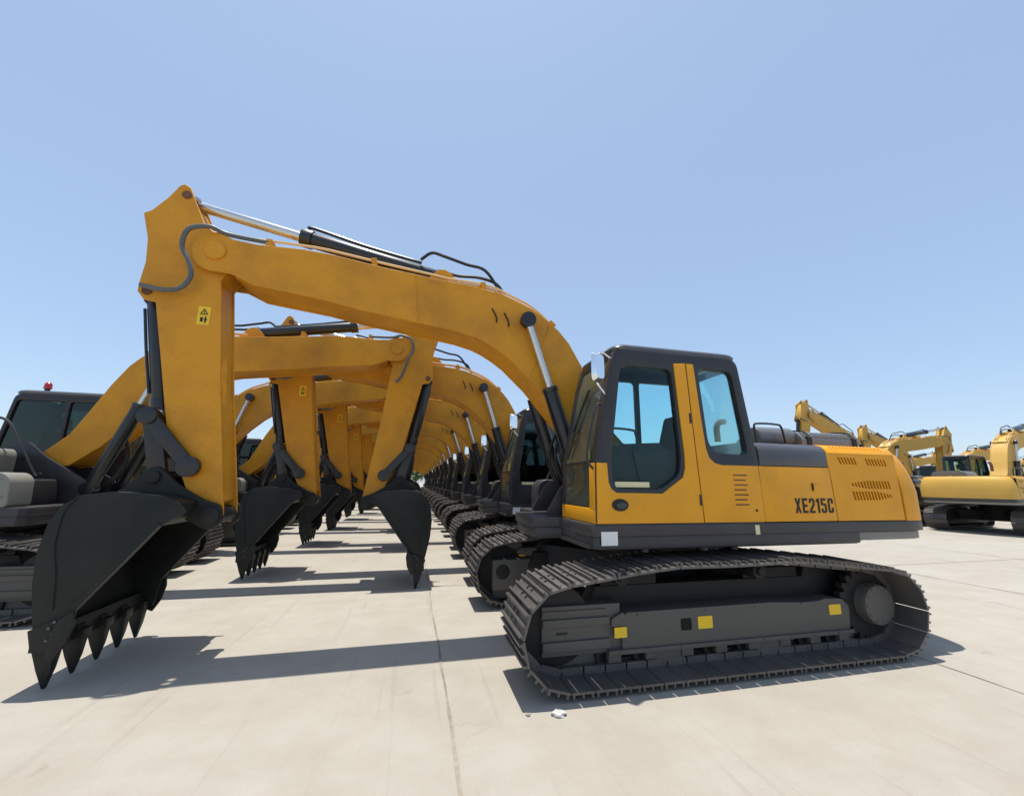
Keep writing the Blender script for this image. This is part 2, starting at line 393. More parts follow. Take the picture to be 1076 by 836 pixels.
def make_house(root, yel='yellow', side='skirt'):
    W = 1.30
    # deck frame / skirt
    plan = [(1.28, W), (1.32, W-.04), (1.34, W-.12), (1.34, .46), (1.62, .40), (1.62, -.40), (1.30, -.46), (1.34, -.60), (1.34, -W+.06), (1.28, -W)]
    t = tail_plan(W); plan2 = plan + t[::-1]
    bm = NB(); prism(bm, plan2, 1.175, 1.282, axis='z')
    low = [(x*.985, y*.985) for x, y in plan]; prism(bm, low + [(-1.75, -W*.985), (-1.90, -W*.985+.1), (-1.90, W*.985-.1), (-1.75, W*.985)], 1.06, 1.177, axis='z')
    dk = obj('deck_frame', bm, 'skirt', root, bev=.012)
    bm = NB(); prism(bm, [(1.25, 1.10), (1.25, 1.22), (1.09, 1.22), (1.09, 1.10)], W-.001, W+.003); obj('white_label', bm, 'white', dk)
    bm = NB(); box(bm, -.46, -.41, W+.000, W+.004, 1.17, 1.26); obj('small_label', bm, 'cream', dk)
    for x in (.1, -.25, .75):
        bm = NB(); cyl(bm, (x, W-.12, 1.02), (x, W-.12, 1.075), .035, n=10); obj('drain_plug', bm, 'frame', dk)
    bm = NB(); box(bm, 1.30, 1.345, .5, W-.09, 1.065, 1.10)
    obj('step_lip', bm, 'skirt', dk)
    # belly pans
    bm = NB(); box(bm, -1.88, 1.1, -1.15, 1.15, 1.035, 1.075); obj('belly_pan', bm, 'under', root)
    # counterweight: yellow casting over an underside strip pale with painted ground bounce
    bm = NB(); lay = [(1.282, 0), (1.31, 0), (1.60, .0), (1.78, .045), (1.92, .11), (2.02, .19), (2.08, .30)]
    rings = []
    for z, off in lay:
        pl = tail_plan(W, off*.55); pl = [(min(x, -2.44), y) for x, y in pl]
        rings.append([bm.verts.new((x, y, z)) for x, y in pl])
    for a, b2 in zip(rings, rings[1:]):
        for i in range(len(a)-1): bm.faces.new((a[i], a[i+1], b2[i+1], b2[i]))
    front = [r[0] for r in rings] + [r[-1] for r in rings[::-1]]
    bm.faces.new(rings[-1]); bm.faces.new(rings[0][::-1]); bm.faces.new(front[::-1])
    cw = obj('counterweight', bm, yel, root, bev=.018)
    bm = NB(); pl = [(x*.985 if x < -2.5 else x, y*.98) for x, y in tail_plan(W)]; prism(bm, [(-1.76, W*.983), (-1.95, W*.985)] + pl + [(-1.95, -W*.985), (-1.76, -W*.983)], 1.085, 1.172, axis='z')
    obj('counterweight_base', bm, 'ballast', cw, bev=.015)
    for y in (.35, -.35):
        bm = NB(); cyl(bm, (-2.55, y, 2.05), (-2.55, y, 2.13), .05, n=14); obj('lifting_eye', bm, yel, cw)
    # engine bay body behind panels
    bm = NB(); box(bm, -2.42, .02, -W+.05, W-.05, 1.282, 1.97); obj('engine_bay', bm, 'dark', root)
    # right rear yellow panel with louvres
    def slot(x, z, w, h, sl): return [(x+w/2-sl, z-h/2), (x+w/2+sl, z+h/2), (x-w/2+sl, z+h/2), (x-w/2-sl, z-h/2)]
    for sy in (1, -1):
        bm = NB()
        holes = []
        for i in range(16):
            x = -1.60 - i*.043
            if 6 <= i <= 8: continue
            holes.append(slot(x, 1.925-i*.001,   .025, .074, .014))
        for i in range(13):
            x = -1.74 - i*.043; h = .086*min(1, .35+i*.14); holes.append(slot(x, 1.668, .027, h, .010))
        for i in range(13):
            x = -1.74 - i*.043; h = .092*min(1, .30+(12-i)*.16); holes.append(slot(x, 1.550, .027, h, .010))
        prism(bm, [(-1.475, 1.290), (-1.455, 1.70), (-1.42, 1.998), (-2.392, 1.998), (-2.412, 1.290)], sy*(W-.03), sy*W, holes=holes)
        rp = obj('rear_side_panel', bm, yel, root, smooth=0)
        # pump door
        bm = NB(); prism(bm, rnd([(-.545, 1.290), (-.525, 1.842), (-1.435, 1.842), (-1.465, 1.290)], .012, 2), sy*(W-.03), sy*W)
        pd = obj('side_door', bm, yel, root, bev=.004)
        bm = NB(); prism(bm, rnd([(-1.18, 1.585), (-1.18, 1.685), (-1.29, 1.685), (-1.29, 1.585)], .01, 2), sy*(W-.001), sy*(W+.006))
        obj('latch', bm, yel, pd, bev=.003)
        bm = NB(); box(bm, -1.195, -1.175, sy*(W+.0), sy*(W+.009), 1.60, 1.675); obj('latch_handle', bm, 'ink', pd)
        lettering(pd, 'XE215C', -.93 if sy > 0 else -1.40, 1.372, .150, sy*(W+.0005), -sy, 1.0)
    # hoods: grey part over the pump bay, yellow part over the engine
    def top(x0, x1, mat, z0, name):
        half = [(W, z0), (W, 2.0), (W-.02, 2.04), (W-.06, 2.075), (W-.14, 2.10), (W-.3, 2.108)]
        bm = NB(); prof = half + [(-y, z) for y, z in half[::-1]]
        prism(bm, prof, x0, x1, axis='x')
        if name == 'engine_hood':
            for sy in (1, -1):
                for i in range(15):
                    m = Matrix.Translation((-1.56-i*.05, sy*(W-.042), 2.062)) @ Matrix.Rotation(-sy*R(52), 4, 'X')
                    box(bm, -.011, .011, -.03, .03, -.004, .004, m)
        return obj(name, bm, mat, root, bev=.006)
    # the grey hood leans like the cab's back edge
    gh = top(-.545, -1.425, 'hood', 1.848, 'pump_hood')
    yh = top(-1.437, -2.392, yel, 2.002, 'engine_hood')
    # raised engine cover, muffler and its bail handle
    bm = NB()
    prism(bm, rnd([(.98, 2.10), (.98, 2.20), (.90, 2.285), (.75, 2.31), (.10, 2.31), (-.02, 2.26), (-.06, 2.10)], .03, 2), -1.50, -2.36, axis='x')
    for i in range(16):
        m = Matrix.Translation((-1.56-i*.05, .945, 2.245)) @ Matrix.Rotation(-R(46), 4, 'X'); box(bm, -.013, .013, -.042, .042, -.002, .008, m)
    ec = obj('raised_cover', bm, 'cover', root, bev=.02, seg=3)
    bm = NB()
    bm.free()
    for x in (-1.60, -2.28):
        bm = NB(); prism(bm, [(.2, 2.309), (.2, 2.322), (.76, 2.322), (.905, 2.30), (.993, 2.21), (.993, 2.11), (.979, 2.11), (.979, 2.195), (.895, 2.285), (.75, 2.309)], x-.03, x+.03, axis='x')
        obj('cover_strap', bm, 'under', ec)
    bm = NB(); cyl(bm, (-.98, .80, 2.22), (-1.50, .80, 2.22), .115, n=28); cyl(bm, (-1.2, .80, 2.1), (-1.2, .80, 2.22), .07)
    obj('muffler', bm, 'cover', root, bev=.03, seg=3)
    bm = NB(); tube(bm, [(-1.6, -.5, 2.3), (-1.6, -.5, 2.52), (-1.66, -.5, 2.60), (-1.75, -.5, 2.62)], .045, 12); obj('exhaust_pipe', bm, 'rust', root)
    bm = NB()
    tube(bm, [(-.86, .98, 2.10), (-.84, .98, 2.31), (-.90, .98, 2.345), (-1.14, .98, 2.345), (-1.22, .98, 2.31), (-1.26, .98, 2.10)], .012, 8)
    obj('handrail', bm, 'black', root)
    # right side of the machine: fuel tank, storage box with steps, rails
    bm = NB(); prism(bm, rnd([(-.50, 1.282), (-.50, 2.02), (.52, 2.02), (.56, 1.95), (.56, 1.282)], .05, 3), -W, -.52); ft = obj('fuel_tank', bm, side, root, bev=.02, seg=3)
    bm = NB(); cyl(bm, (-.1, -.95, 2.02), (-.1, -.95, 2.08), .07, n=20); obj('filler_cap', bm, 'black', ft)
    bm = NB(); prism(bm, rnd([(.58, 1.282), (.58, 1.70), (1.06, 1.70), (1.14, 1.62), (1.16, 1.282)], .06, 4), -W, -.96); sb = obj('storage_box', bm, side, root, bev=.025, seg=3)
    bm = NB(); box(bm, .72, .90, -W-.006, -W+.002, 1.44, 1.56); obj('step_opening', bm, 'dark', sb)
    bm = NB()
    box(bm, .66, 1.05, -W-.012, -W+.004, 1.61, 1.63); box(bm, .66, 1.10, -W-.012, -W+.004, 1.39, 1.41)
    obj('box_rib', bm, side, sb, bev=.004)
    bm = NB()
    for y in (-W-.02, -.66):
        tube(bm, [(.96, y, 1.22 if y < -1 else 1.7), (.90, y, 1.68), (.66, y, 2.10), (.50, y, 2.36), (.36, y, 2.44), (.10, y, 2.46), (-.25, y, 2.44), (-.32, y, 2.36), (-.34, y, 2.0)], .018, 10)
    obj('handrail', bm, 'black', root)
    bm = NB(); prism(bm, rnd([(.58, 1.282), (.58, 1.62), (1.0, 1.62), (1.05, 1.282)], .04, 3), -.94, -.42); obj('battery_box', bm, 'under', root, bev=.01)
    # boom foot brackets on the deck
    bm = NB()
    for y in (.30, -.30): prism(bm, rnd([(.15, 1.30), (.22, 2.05), (.5, 2.15), (.72, 1.95), (1.25, 1.62), (1.45, 1.30)], .06, 3), y-.02, y+.02)
    cyl(bm, (.45, -.34, 1.95), (.45, .34, 1.95), .06)
    obj('boom_bracket', bm, 'skirt', root, bev=.004)

def make_cab(root, yel='yellow', beacon=False):
    W = 1.30; D = .44                       # near and far side walls
    bm = NB()
    out = rnd([(1.285, 1.282), (1.275, 1.84), (1.115, 2.66), (1.035, 2.965), (-.375, 2.965), (-.535, 1.84), (-.535, 1.282)], [0, .05, .3, .12, .10, .02, 0], 5)
    win1 = rnd([(1.125, 1.86), (1.115, 1.66), (1.07, 1.60), (.62, 1.595), (.40, 1.74), (.375, 1.92), (.425, 2.80), (.99, 2.80)], [.05, .05, .04, .08, .08, .05, .08, .07], 4)
    win2 = rnd([(.11, 2.83), (.05, 2.06), (-.03, 1.96), (-.415, 1.95), (-.30, 2.83)], [.06, .14, .08, .08, .08], 4)
    prism(bm, out, W-.07, W, holes=[win1, win2])
    winf = rnd([(1.15, 2.08), (1.0, 2.86), (.36, 2.86), (.36, 2.08)], .05, 4); winf2 = rnd([(.31, 2.86), (.31, 2.0), (-.46, 2.0), (-.34, 2.86)], .05, 4)
    prism(bm, out, D, D+.06, holes=[winf, winf2])
    # front posts & lower front panel frame, in the plane of the front (slanted)
    def quad_post(a, b, y0, y1, t=.05):
        prism(bm, [(a[0], a[1]), (b[0], b[1]), (b[0]-t, b[1]), (a[0]-t, a[1])], y0, y1)
    for y0, y1 in ((W-.12, W-.003), (D+.003, D+.10)):
        quad_post((1.297, 1.292), (1.287, 1.84), y0, y1); quad_post((1.287, 1.84), (1.127, 2.66), y0, y1); quad_post((1.127, 2.66), (1.047, 2.95), y0, y1, .08)
    box(bm, .97, 1.06, D+.08, W-.10, 2.88, 2.955)
    # back wall
    n0 = len(bm.verts)
    prism(bm, [(D+.05, 1.86), (D+.05, 2.95), (W-.06, 2.95), (W-.06, 1.86)], 0, -.03, axis='x', holes=[rnd([(D+.10, 1.98), (D+.10, 2.87), (W-.09, 2.87), (W-.09, 1.98)], .06, 3)])
    bm.verts.ensure_lookup_table()
    for v in bm.verts[n0:]: v.co.x += -.36 - (2.95-v.co.z)*.142
    box(bm, -.53, -.50, D+.05, W-.06, 1.282, 1.862)
    box(bm, -.53, 1.27, D+.02, W-.05, 1.29, 1.36)
    cab = obj('cab', bm, 'black', root, bev=.006)
    # roof
    bm = NB(); pl = rnd([(1.045, W-.005), (1.045, D+.0), (-.40, D+.0), (-.40, W-.005)], .12, 5)
    r0 = [bm.verts.new((x, y, 2.962)) for x, y in pl]; c = Vector((.32, .87, 0))
    prev = r0
    bm.faces.new(r0)
    for z, s in ((2.99, 1.012), (3.015, .985), (3.03, .93)):
        cur = [bm.verts.new((c.x+(x-c.x)*s, c.y+(y-c.y)*s, z)) for x, y in pl]
        for i in range(len(cur)): bm.faces.new((prev[i-1], prev[i], cur[i], cur[i-1]))
        prev = cur
    bm.faces.new(prev[::-1]); obj('cab_roof', bm, 'hood', cab)
    for x in (.9, -.12):
        bm = NB(); cyl(bm, (x, W-.16, 3.02), (x, W-.16, 3.06), .014, n=8); obj('roof_bolt', bm, 'ink', cab)
    if beacon:
        bm = NB(); cyl(bm, (-.25, .80, 3.02), (-.25, .80, 3.12), .035, n=16); obj('beacon_base', bm, 'black', cab)
        bm = NB(); cyl(bm, (-.25, .80, 3.12), (-.25, .80, 3.21), .055, .046, n=20); cyl(bm, (-.25, .80, 3.21), (-.25, .80, 3.24), .046, .02, n=20); obj('beacon', bm, 'red', cab)
    # yellow door skin with the yellow pillar, and the fixed corner panel behind it
    bm = NB()
    door = [(1.287, 1.290), (1.277, 1.835), (1.175, 1.835), (1.165, 1.66), (1.14, 1.60), (1.09, 1.565), (.61, 1.56), (.375, 1.715), (.345, 1.80), (.34, 1.92), (.398, 2.86), (.262, 2.872), (.235, 2.30), (.178, 1.290)]
    prism(bm, door, W-.01, W+.012); dr = obj('door', bm, yel, cab, bev=.004)
    bm = NB()
    corner = [(.166, 1.290), (.222, 2.30), (.248, 2.872), (.165, 2.87), (.115, 2.25), (.09, 2.0), (.06, 1.91), (.0, 1.86), (-.08, 1.842), (-.513, 1.842), (-.533, 1.290)]
    prism(bm, corner, W-.01, W+.010); cp = obj('corner_panel', bm, yel, cab, bev=.004)
    bm = NB()
    for i in range(7):
        z = 1.745 - i*.048; tube(bm, [(-.20+.0, W+.010, z), (-.36+(.02 if i % 2 else 0), W+.010, z)], .0065, 6, smooth=False)
    obj('louvre', bm, 'rust', cp)
    bm = NB(); cyl(bm, (-.44, W+.008, 1.40), (-.44, W+.018, 1.40), .012, n=10); obj('lock', bm, 'ink', cp)
    # oval lamp recess on the door
    bm = NB(); pts = [(1.06+.082*math.cos(2*math.pi*i/28), 1.455+.055*math.sin(2*math.pi*i/28)) for i in range(28)]
    prism(bm, pts, W+.010, W+.024); obj('door_handle', bm, 'ink', dr, bev=.005)
    bm = NB(); pts = [(1.055+.055*math.cos(2*math.pi*i/28), 1.452+.028*math.sin(2*math.pi*i/28)) for i in range(28)]
    prism(bm, pts, W+.022, W+.034); obj('handle_paddle', bm, 'skirt', dr, bev=.004)
    for z in (2.3, 1.5):
        bm = NB(); cyl(bm, (.20+.012*(z-1.5)*5, W+.012, z-.05), (.20+.012*(z-1.5)*5, W+.012, z+.05), .012, n=8); obj('hinge', bm, 'black', dr)
    # glass
    def pane(name, pts, y0, y1, mat='glass'):
        b2 = NB(); prism(b2, pts, y0, y1); return obj(name, b2, mat, cab, smooth=0)
    def grow(p, k):
        cx = sum(a for a, _ in p)/len(p); cz = sum(a for _, a in p)/len(p); return [(cx+(a-cx)*k, cz+(c2-cz)*k) for a, c2 in p]
    pane('door_window', grow(win1, 1.02), W-.040, W-.036)
    pane('side_window', grow(win2, 1.02), W-.040, W-.036)
    pane('far_side_window', grow(winf, 1.02), D+.03, D+.034)
    pane('far_side_window', grow(winf2, 1.02), D+.03, D+.034)
    bm = NB(); box(bm, -.013, -.009, D+.09, W-.08, 1.97, 2.88)
    for v in bm.verts: v.co.x += -.36 - (2.95-v.co.z)*.142
    obj('rear_window', bm, 'glass', cab, smooth=0)
    def slant(name, a, b2, y0, y1, mat, t=.006):
        q = NB(); prism(q, [(a[0], a[1]), (b2[0], b2[1]), (b2[0]-t, b2[1]), (a[0]-t, a[1])], y0, y1); return obj(name, q, mat, cab, smooth=0)
    bm = NB()
    prof = [(1.277, 1.86), (1.117, 2.66), (1.045, 2.90)]
    prism(bm, prof + [(x-.006, z) for x, z in prof[::-1]], D+.09, W-.11); obj('windshield', bm, 'glass_front', cab, smooth=0)
    slant('lower_windshield', (1.287, 1.43), (1.279, 1.84), D+.09, W-.11, 'glass_front')
    bm = NB(); box(bm, 1.272, 1.292, D+.08, W-.10, 1.838, 1.856); obj('windshield_bar', bm, 'black', cab)
    bm = NB(); prism(bm, [(1.302, 1.287), (1.300, 1.42), (1.25, 1.42), (1.25, 1.287)], D+.01, W-.01)
    prism(bm, [(1.303, 1.42), (1.298, 1.835), (1.26, 1.835), (1.26, 1.42)], W-.125, W-.0125)
    obj('front_panel', bm, yel, cab, bev=.005)
    bm = NB(); prism(bm, rnd([(1.13, 1.50), (1.14, 1.90), (.98, 2.03), (.50, 2.06), (.36, 1.96), (.34, 1.50)], .05, 3), W-.16, W-.125); obj('door_trim', bm, 'ink', cab, bev=.01)  # added black panel standing in for the unlit cab interior behind the glass
    # wiper
    bm = NB(); tube(bm, [(1.292, .62, 1.9), (1.22, .78, 2.35), (1.15, .86, 2.6)], .009, 6, smooth=False); tube(bm, [(1.24, .66, 2.2), (1.155, .92, 2.62)], .012, 6, smooth=False); obj('wiper', bm, 'ink', cab)
    # light blue tinted sun visor / grab rail on the A pillar
    bm = NB(); tube(bm, [(1.30, W-.03, 1.78), (1.36, W-.01, 1.86), (1.34, W-.01, 2.05), (1.26, W-.01, 2.36), (1.205, W-.03, 2.40)], .013, 8); obj('grab_rail', bm, 'black', cab)
    # mirror on an arm
    bm = NB(); tube(bm, [(1.16, W-.02, 2.50), (1.26, W+.03, 2.60), (1.27, W+.04, 2.80)], .011, 8); tube(bm, [(1.06, W-.04, 2.86), (1.20, W+.02, 2.90), (1.27, W+.04, 2.84)], .011, 8)
    m4 = Matrix.Translation((1.275, W+.05, 2.74)) @ Matrix.Rotation(R(-62), 4, 'Z')
    p = rnd([(-.075, -.15), (-.075, .15), (.075, .15), (.075, -.15)], .06, 4); q = [Vector((.0, a, c2)) for a, c2 in p]
    va = [bm.verts.new(m4 @ (v + Vector((.0, 0, 0)))) for v in q]; vb = [bm.verts.new(m4 @ (v*.8 - Vector((.05, 0, 0)))) for v in q]
    bm.faces.new(va); bm.faces.new(vb[::-1])
    for i in range(len(va)): bm.faces.new((va[i-1], va[i], vb[i], vb[i-1]))
    mi_ = obj('mirror_housing', bm, 'mirror', cab)
    bm = NB(); vs = [bm.verts.new(m4 @ Vector((.004, v.y*.88, v.z*.93))) for v in q]; bm.faces.new(vs); obj('mirror', bm, 'mirror', cab, smooth=0)
    # interior
    bm = NB()
    prism(bm, rnd([(.18, 1.62), (.18, 1.76), (.72, 1.80), (.74, 1.66)], .05, 3), .66, 1.12)
    prism(bm, rnd([(.30, 1.74), (.14, 1.74), (-.02, 2.38), (.10, 2.42)], .06, 3), .66, 1.12)
    prism(bm, rnd([(.08, 2.44), (-.03, 2.44), (-.05, 2.64), (.05, 2.66)], .05, 3), .76, 1.02)
    box(bm, .22, .62, .74, 1.04, 1.35, 1.64)
    obj('seat', bm, 'seat', cab, bev=.02, seg=3)
    bm = NB()
    for y0, y1 in ((.52, .64), (1.12, 1.20)):
        prism(bm, rnd([(.16, 1.36), (.16, 1.98), (.78, 2.02), (.84, 1.96), (.70, 1.36)], .05, 3), y0, y1)
        tube(bm, [(.74, (y0+y1)/2, 2.0), (.78, (y0+y1)/2, 2.16)], .016, 8, smooth=False)
    box(bm, .98, 1.02, .62, .98, 1.40, 1.95)
    tube(bm, [(1.02, .72, 1.36), (.98, .72, 2.06)], .012, 6, smooth=False); tube(bm, [(1.02, .98, 1.36), (.98, .98, 2.06)], .012, 6, smooth=False)
    prism(bm, rnd([(1.10, 2.02), (1.05, 2.30), (1.01, 2.30), (1.06, 2.02)], .02, 2), .52, .70)
    obj('control_console', bm, 'ink', cab, bev=.008)
    bm = NB(); prism(bm, [(1.08, 1.615), (1.08, 1.665), (.72, 1.665), (.72, 1.615)], W-.0355, W-.032); obj('window_sticker', bm, 'cream', cab)
    bm = NB(); box(bm, 1.288, 1.293, W-.165, W-.125, 1.87, 1.99); obj('safety_label', bm, 'hivis', cab)
    return cab

BOOM_TOP = [(5.10, 4.25), (4.95, 4.185), (4.72, 4.165), (4.25, 4.18), (4.0, 4.165), (3.43, 4.09), (2.77, 4.02), (2.31, 3.985), (2.05, 3.94), (1.83, 3.87), (1.60, 3.78), (1.40, 3.65), (1.24, 3.52), (1.11, 3.37), (.93, 3.06), (.72, 2.62), (.55, 2.28), (.28, 2.0)]
BOOM_LOW = [(.30, 1.84), (.45, 1.79), (.62, 1.82), (.95, 2.10), (1.20, 2.38), (1.45, 2.68), (1.58, 2.83), (1.71, 2.95), (1.86, 3.09), (2.0, 3.19), (2.14, 3.27), (2.28, 3.33), (2.50, 3.385), (2.74, 3.42), (3.15, 3.47), (3.59, 3.53), (4.0, 3.605), (4.38, 3.65), (4.71, 3.69), (4.93, 3.79), (5.12, 3.80)]

def make_front(root, yel='yellow_boom_dim', bucket=True):
    # boom: top/bottom plates inset between two side plates
    head = [(5.10+.225*math.cos(R(a)), 4.025+.225*math.sin(R(a))) for a in range(-75, 80, 12)]
    prof = BOOM_TOP + BOOM_LOW + head
    bm = NB()
    prism(bm, prof, .225, .25); prism(bm, prof, -.25, -.225)
    inner = [(x, z-.012) for x, z in BOOM_TOP[1:]] + [(x, z+.018) for x, z in BOOM_LOW[:-1]]
    prism(bm, inner, -.2255, .2255)
    cyl(bm, (5.10, -.275, 4.025), (5.10, .275, 4.025), .10, n=24)
    cyl(bm, (1.67, -.29, 3.585), (1.67, .29, 3.585), .085, n=20)
    # brackets for the arm cylinder
    for y in (.07, -.10): prism(bm, rnd([(2.95, 4.0), (2.82, 4.17), (2.72, 4.25), (2.62, 4.22), (2.42, 3.98)], .05, 3), y, y+.03)
    # weld backing strips along the underside
    boom = obj('boom', bm, yel, root, bev=.004, seg=1)
    bm = NB()
    for x, z in ((2.05, 3.62), (1.90, 3.58)):
        tube(bm, [(x+.05, .256, z+.10), (x, .262, z), (x-.01, .258, z-.07)], .009, 6)
    obj('paint_scratch', bm, 'hose', boom)
    for pts in ([(3.02, .2515, 4.035), (2.97, .2515, 3.46)], [(1.36, .2515, 3.60), (1.62, .2515, 2.88)]):
        bm = NB(); tube(bm, pts, .006, 6, smooth=False)
        obj('weld_seam', bm, yel, boom)
    # steel pipes on top of the boom with clamps
    for y in (.20, .13, -.14, -.20):
        bm = NB()
        path = [(2.62, 4.03), (2.31, 4.02), (2.05, 3.985), (1.83, 3.91), (1.60, 3.82), (1.42, 3.70), (1.27, 3.56), (1.14, 3.41), (.96, 3.10), (.76, 2.68)]
        if y == .20: path = [(5.0, 4.235), (4.85, 4.215), (4.3, 4.212), (4.0, 4.20), (3.43, 4.125), (2.85, 4.06)] + path
        tube(bm, [(x+.012+.035*(x < 1.9), y, z+.040) for x, z in path], .015, 8, k=2)
        obj('hydraulic_pipe', bm, 'pipe', boom)
    for x, z, a in ((4.62, 4.19, 0), (3.5, 4.13, 8), (2.2, 4.0, 14), (1.30, 3.60, 48)):
        bm = NB(); m = Matrix.Translation((x, 0, z)) @ Matrix.Rotation(R(a), 4, 'Y'); box(bm, -.03, .03, -.22, .225, -.02, .075, m)
        obj('pipe_clamp', bm, yel, boom, bev=.005)
    # black rubber hoses from pipes to the arm cylinder
    bm = NB()
    tube(bm, [(2.98, .08, 4.34), (2.85, .12, 4.43), (2.70, .13, 4.40), (2.42, .13, 4.33), (2.18, .13, 4.28), (1.98, .13, 4.02)], .02, 8)
    tube(bm, [(2.72, .02, 4.25), (2.5, .02, 4.22), (2.25, .06, 4.21), (2.02, .08, 4.14), (1.90, .10, 3.95)], .02, 8)
    obj('hydraulic_hose', bm, 'hose', boom)
    bm = NB()
    tube(bm, [(4.6, .20, 4.23), (5.0, .24, 4.24), (5.17, .30, 4.27), (5.34, .32, 4.20), (5.385, .30, 4.02), (5.31, .29, 3.86), (5.27, .28, 3.70), (5.35, .27, 3.56), (5.52, .25, 3.53), (5.72, .22, 3.57)], .024, 10)
    obj('arm_hose', bm, 'hose_grey', boom)
    bm = NB()
    tube(bm, [(4.6, -.20, 4.23), (5.0, -.24, 4.24), (5.17, -.30, 4.27), (5.34, -.32, 4.20), (5.385, -.30, 4.02), (5.31, -.29, 3.86), (5.27, -.28, 3.70), (5.20, -.27, 3.50), (5.12, -.25, 3.40)], .024, 10)
    obj('arm_hose', bm, 'hose_grey', boom)
    for k, y in enumerate((.14, .06, -.05, -.15)):
        bm = NB(); tube(bm, [(.75, y, 1.35), (.98+.04*k, y, 1.62), (1.10+.05*k, y*.9, 2.0), (.98+.03*k, y, 2.38), (.80, y, 2.62)], .019, 8)
        obj('swing_hose', bm, 'hose', boom)
    # lift cylinders
    for sy in (1, -1):
        y = .335*sy; a = Vector((1.67, y, 3.585)); b = Vector((.98, y, 1.50)); d = (a-b).normalized(); L = (a-b).length
        bm = NB(); cyl(bm, b, b+d*(L*.60), .078, n=20); cyl(bm, b+d*(L*.58), b+d*(L*.605), .092, n=20); cyl(bm, (b.x, y-.06, b.z), (b.x, y+.06, b.z), .10, n=20)
        tube(bm, [b+d*.15+Vector((.09, 0, .03)), b+d*.6+Vector((.11, 0, .03)), b+d*(L*.56)+Vector((.10, 0, .03))], .013, 6)
        c = obj('boom_cylinder', bm, 'cylinder', root, bev=.006)
        bm = NB(); cyl(bm, b+d*(L*.55), a-d*.05, .042, n=20); obj('piston_rod', bm, 'chrome', c)
        bm = NB(); cyl(bm, (a.x, y-.045, a.z), (a.x, y+.05, a.z), .095, n=24); cyl(bm, (a.x, y+.05*sy, a.z), (a.x, y+.062*sy, a.z), .05, n=16)
        obj('rod_eye', bm, 'cylinder', c, bev=.01)
    # arm (stick)
    bm = NB()
    arm = [(5.57, 4.79), (5.53, 4.81), (5.47, 4.78), (5.42, 4.66), (5.28, 4.36), (5.13, 4.25), (5.03, 4.20), (4.93, 4.02), (4.97, 3.86), (5.04, 3.74), (4.90, 2.63), (4.71, 1.40), (4.70, 1.30), (4.75, 1.215), (4.83, 1.215), (4.90, 1.29), (5.04, 1.53), (5.16, 1.80), (5.31, 2.18), (5.46, 2.85), (5.59, 3.42), (5.70, 3.44), (5.765, 3.52), (5.765, 3.62), (5.745, 3.85), (5.77, 4.12), (5.85, 4.40), (5.78, 4.45), (5.66, 4.62)]
    prism(bm, arm, .15, .175); prism(bm, arm, -.175, -.15)
    inn = [(5.42, 4.62), (5.27, 4.32), (5.1, 4.2), (4.985, 3.86), (5.055, 3.74), (4.918, 2.63), (4.735, 1.45), (4.85, 1.36), (5.02, 1.55), (5.14, 1.80), (5.29, 2.18), (5.44, 2.85), (5.55, 3.40), (5.66, 3.62), (5.73, 3.85), (5.75, 4.12), (5.70, 4.38), (5.6, 4.50)]
    prism(bm, inn, -.1505, .1505)
    cyl(bm, (4.785, -.19, 1.30), (4.785, .19, 1.30), .075, n=22); cyl(bm, (5.03, -.20, 1.76), (5.03, .20, 1.76), .09, n=22)
    arm_o = obj('arm', bm, yel, root, bev=.004, seg=1)
    bm = NB(); prism(bm, rnd([(5.20, 3.22), (5.20, 3.42), (5.085, 3.42), (5.085, 3.22)], .006, 2), .176, .179); obj('warning_sticker', bm, 'sticker', arm_o)
    bm = NB()
    prism(bm, [(5.18, 3.335), (5.142, 3.40), (5.104, 3.335)], .179, .1805, holes=[[(5.165, 3.343), (5.142, 3.384), (5.119, 3.343)]])
    box(bm, 5.137, 5.147, .179, .1806, 3.348, 3.370)
    box(bm, 5.185, 5.10, .179, .1805, 3.325, 3.328); box(bm, 5.17, 5.145, .179, .1805, 3.25, 3.30); box(bm, 5.13, 5.115, .179, .1805, 3.24, 3.31); box(bm, 5.137, 5.108, .179, .1807, 3.27, 3.282)
    obj('sticker_print', bm, 'ink', arm_o, smooth=0)
    for x, z in ((5.49, 4.68), (5.68, 3.53)): bm = NB(); cyl(bm, (x, -.19, z), (x, .19, z), .045, n=16); obj('arm_pin', bm, 'rust', arm_o)
    # arm cylinder
    a = Vector((5.49, .0, 4.68)); b = Vector((2.72, .0, 4.16)); d = (b-a).normalized(); g = a+d*1.17
    bm = NB(); cyl(bm, g, b-d*.04, .092, n=22); cyl(bm, g-d*.02, g+d*.10, .108, n=22); cyl(bm, (b.x, -.055, b.z), (b.x, .055, b.z), .10, n=20)
    tube(bm, [g+d*.05+Vector((0, .04, .11)), g+d*.12+Vector((0, .04, .135)), g+d*.7+Vector((0, .03, .115)), b-d*.25+Vector((0, .03, .12))], .020, 8)
    c = obj('arm_cylinder', bm, 'cylinder', root, bev=.006)
    bm = NB(); cyl(bm, a+d*.05, g+d*.2, .056, n=20); cyl(bm, (a.x, -.05, a.z), (a.x, .05, a.z), .085, n=18); obj('piston_rod', bm, 'chrome', c)
    # bucket cylinder
    a = Vector((5.68, .0, 3.50)); b = Vector((5.44, .0, 2.24)); d = (b-a).normalized()
    bm = NB(); cyl(bm, a+d*.03, b-d*.10, .082, n=22); cyl(bm, b-d*.21, b-d*.09, .094, n=22); cyl(bm, (a.x, -.07, a.z), (a.x, .07, a.z), .085, n=18)
    tube(bm, [a+d*.12+Vector((.085, .05, 0)), a+d*.6+Vector((.088, .05, 0)), b-d*.25+Vector((.08, .05, 0))], .015, 8)
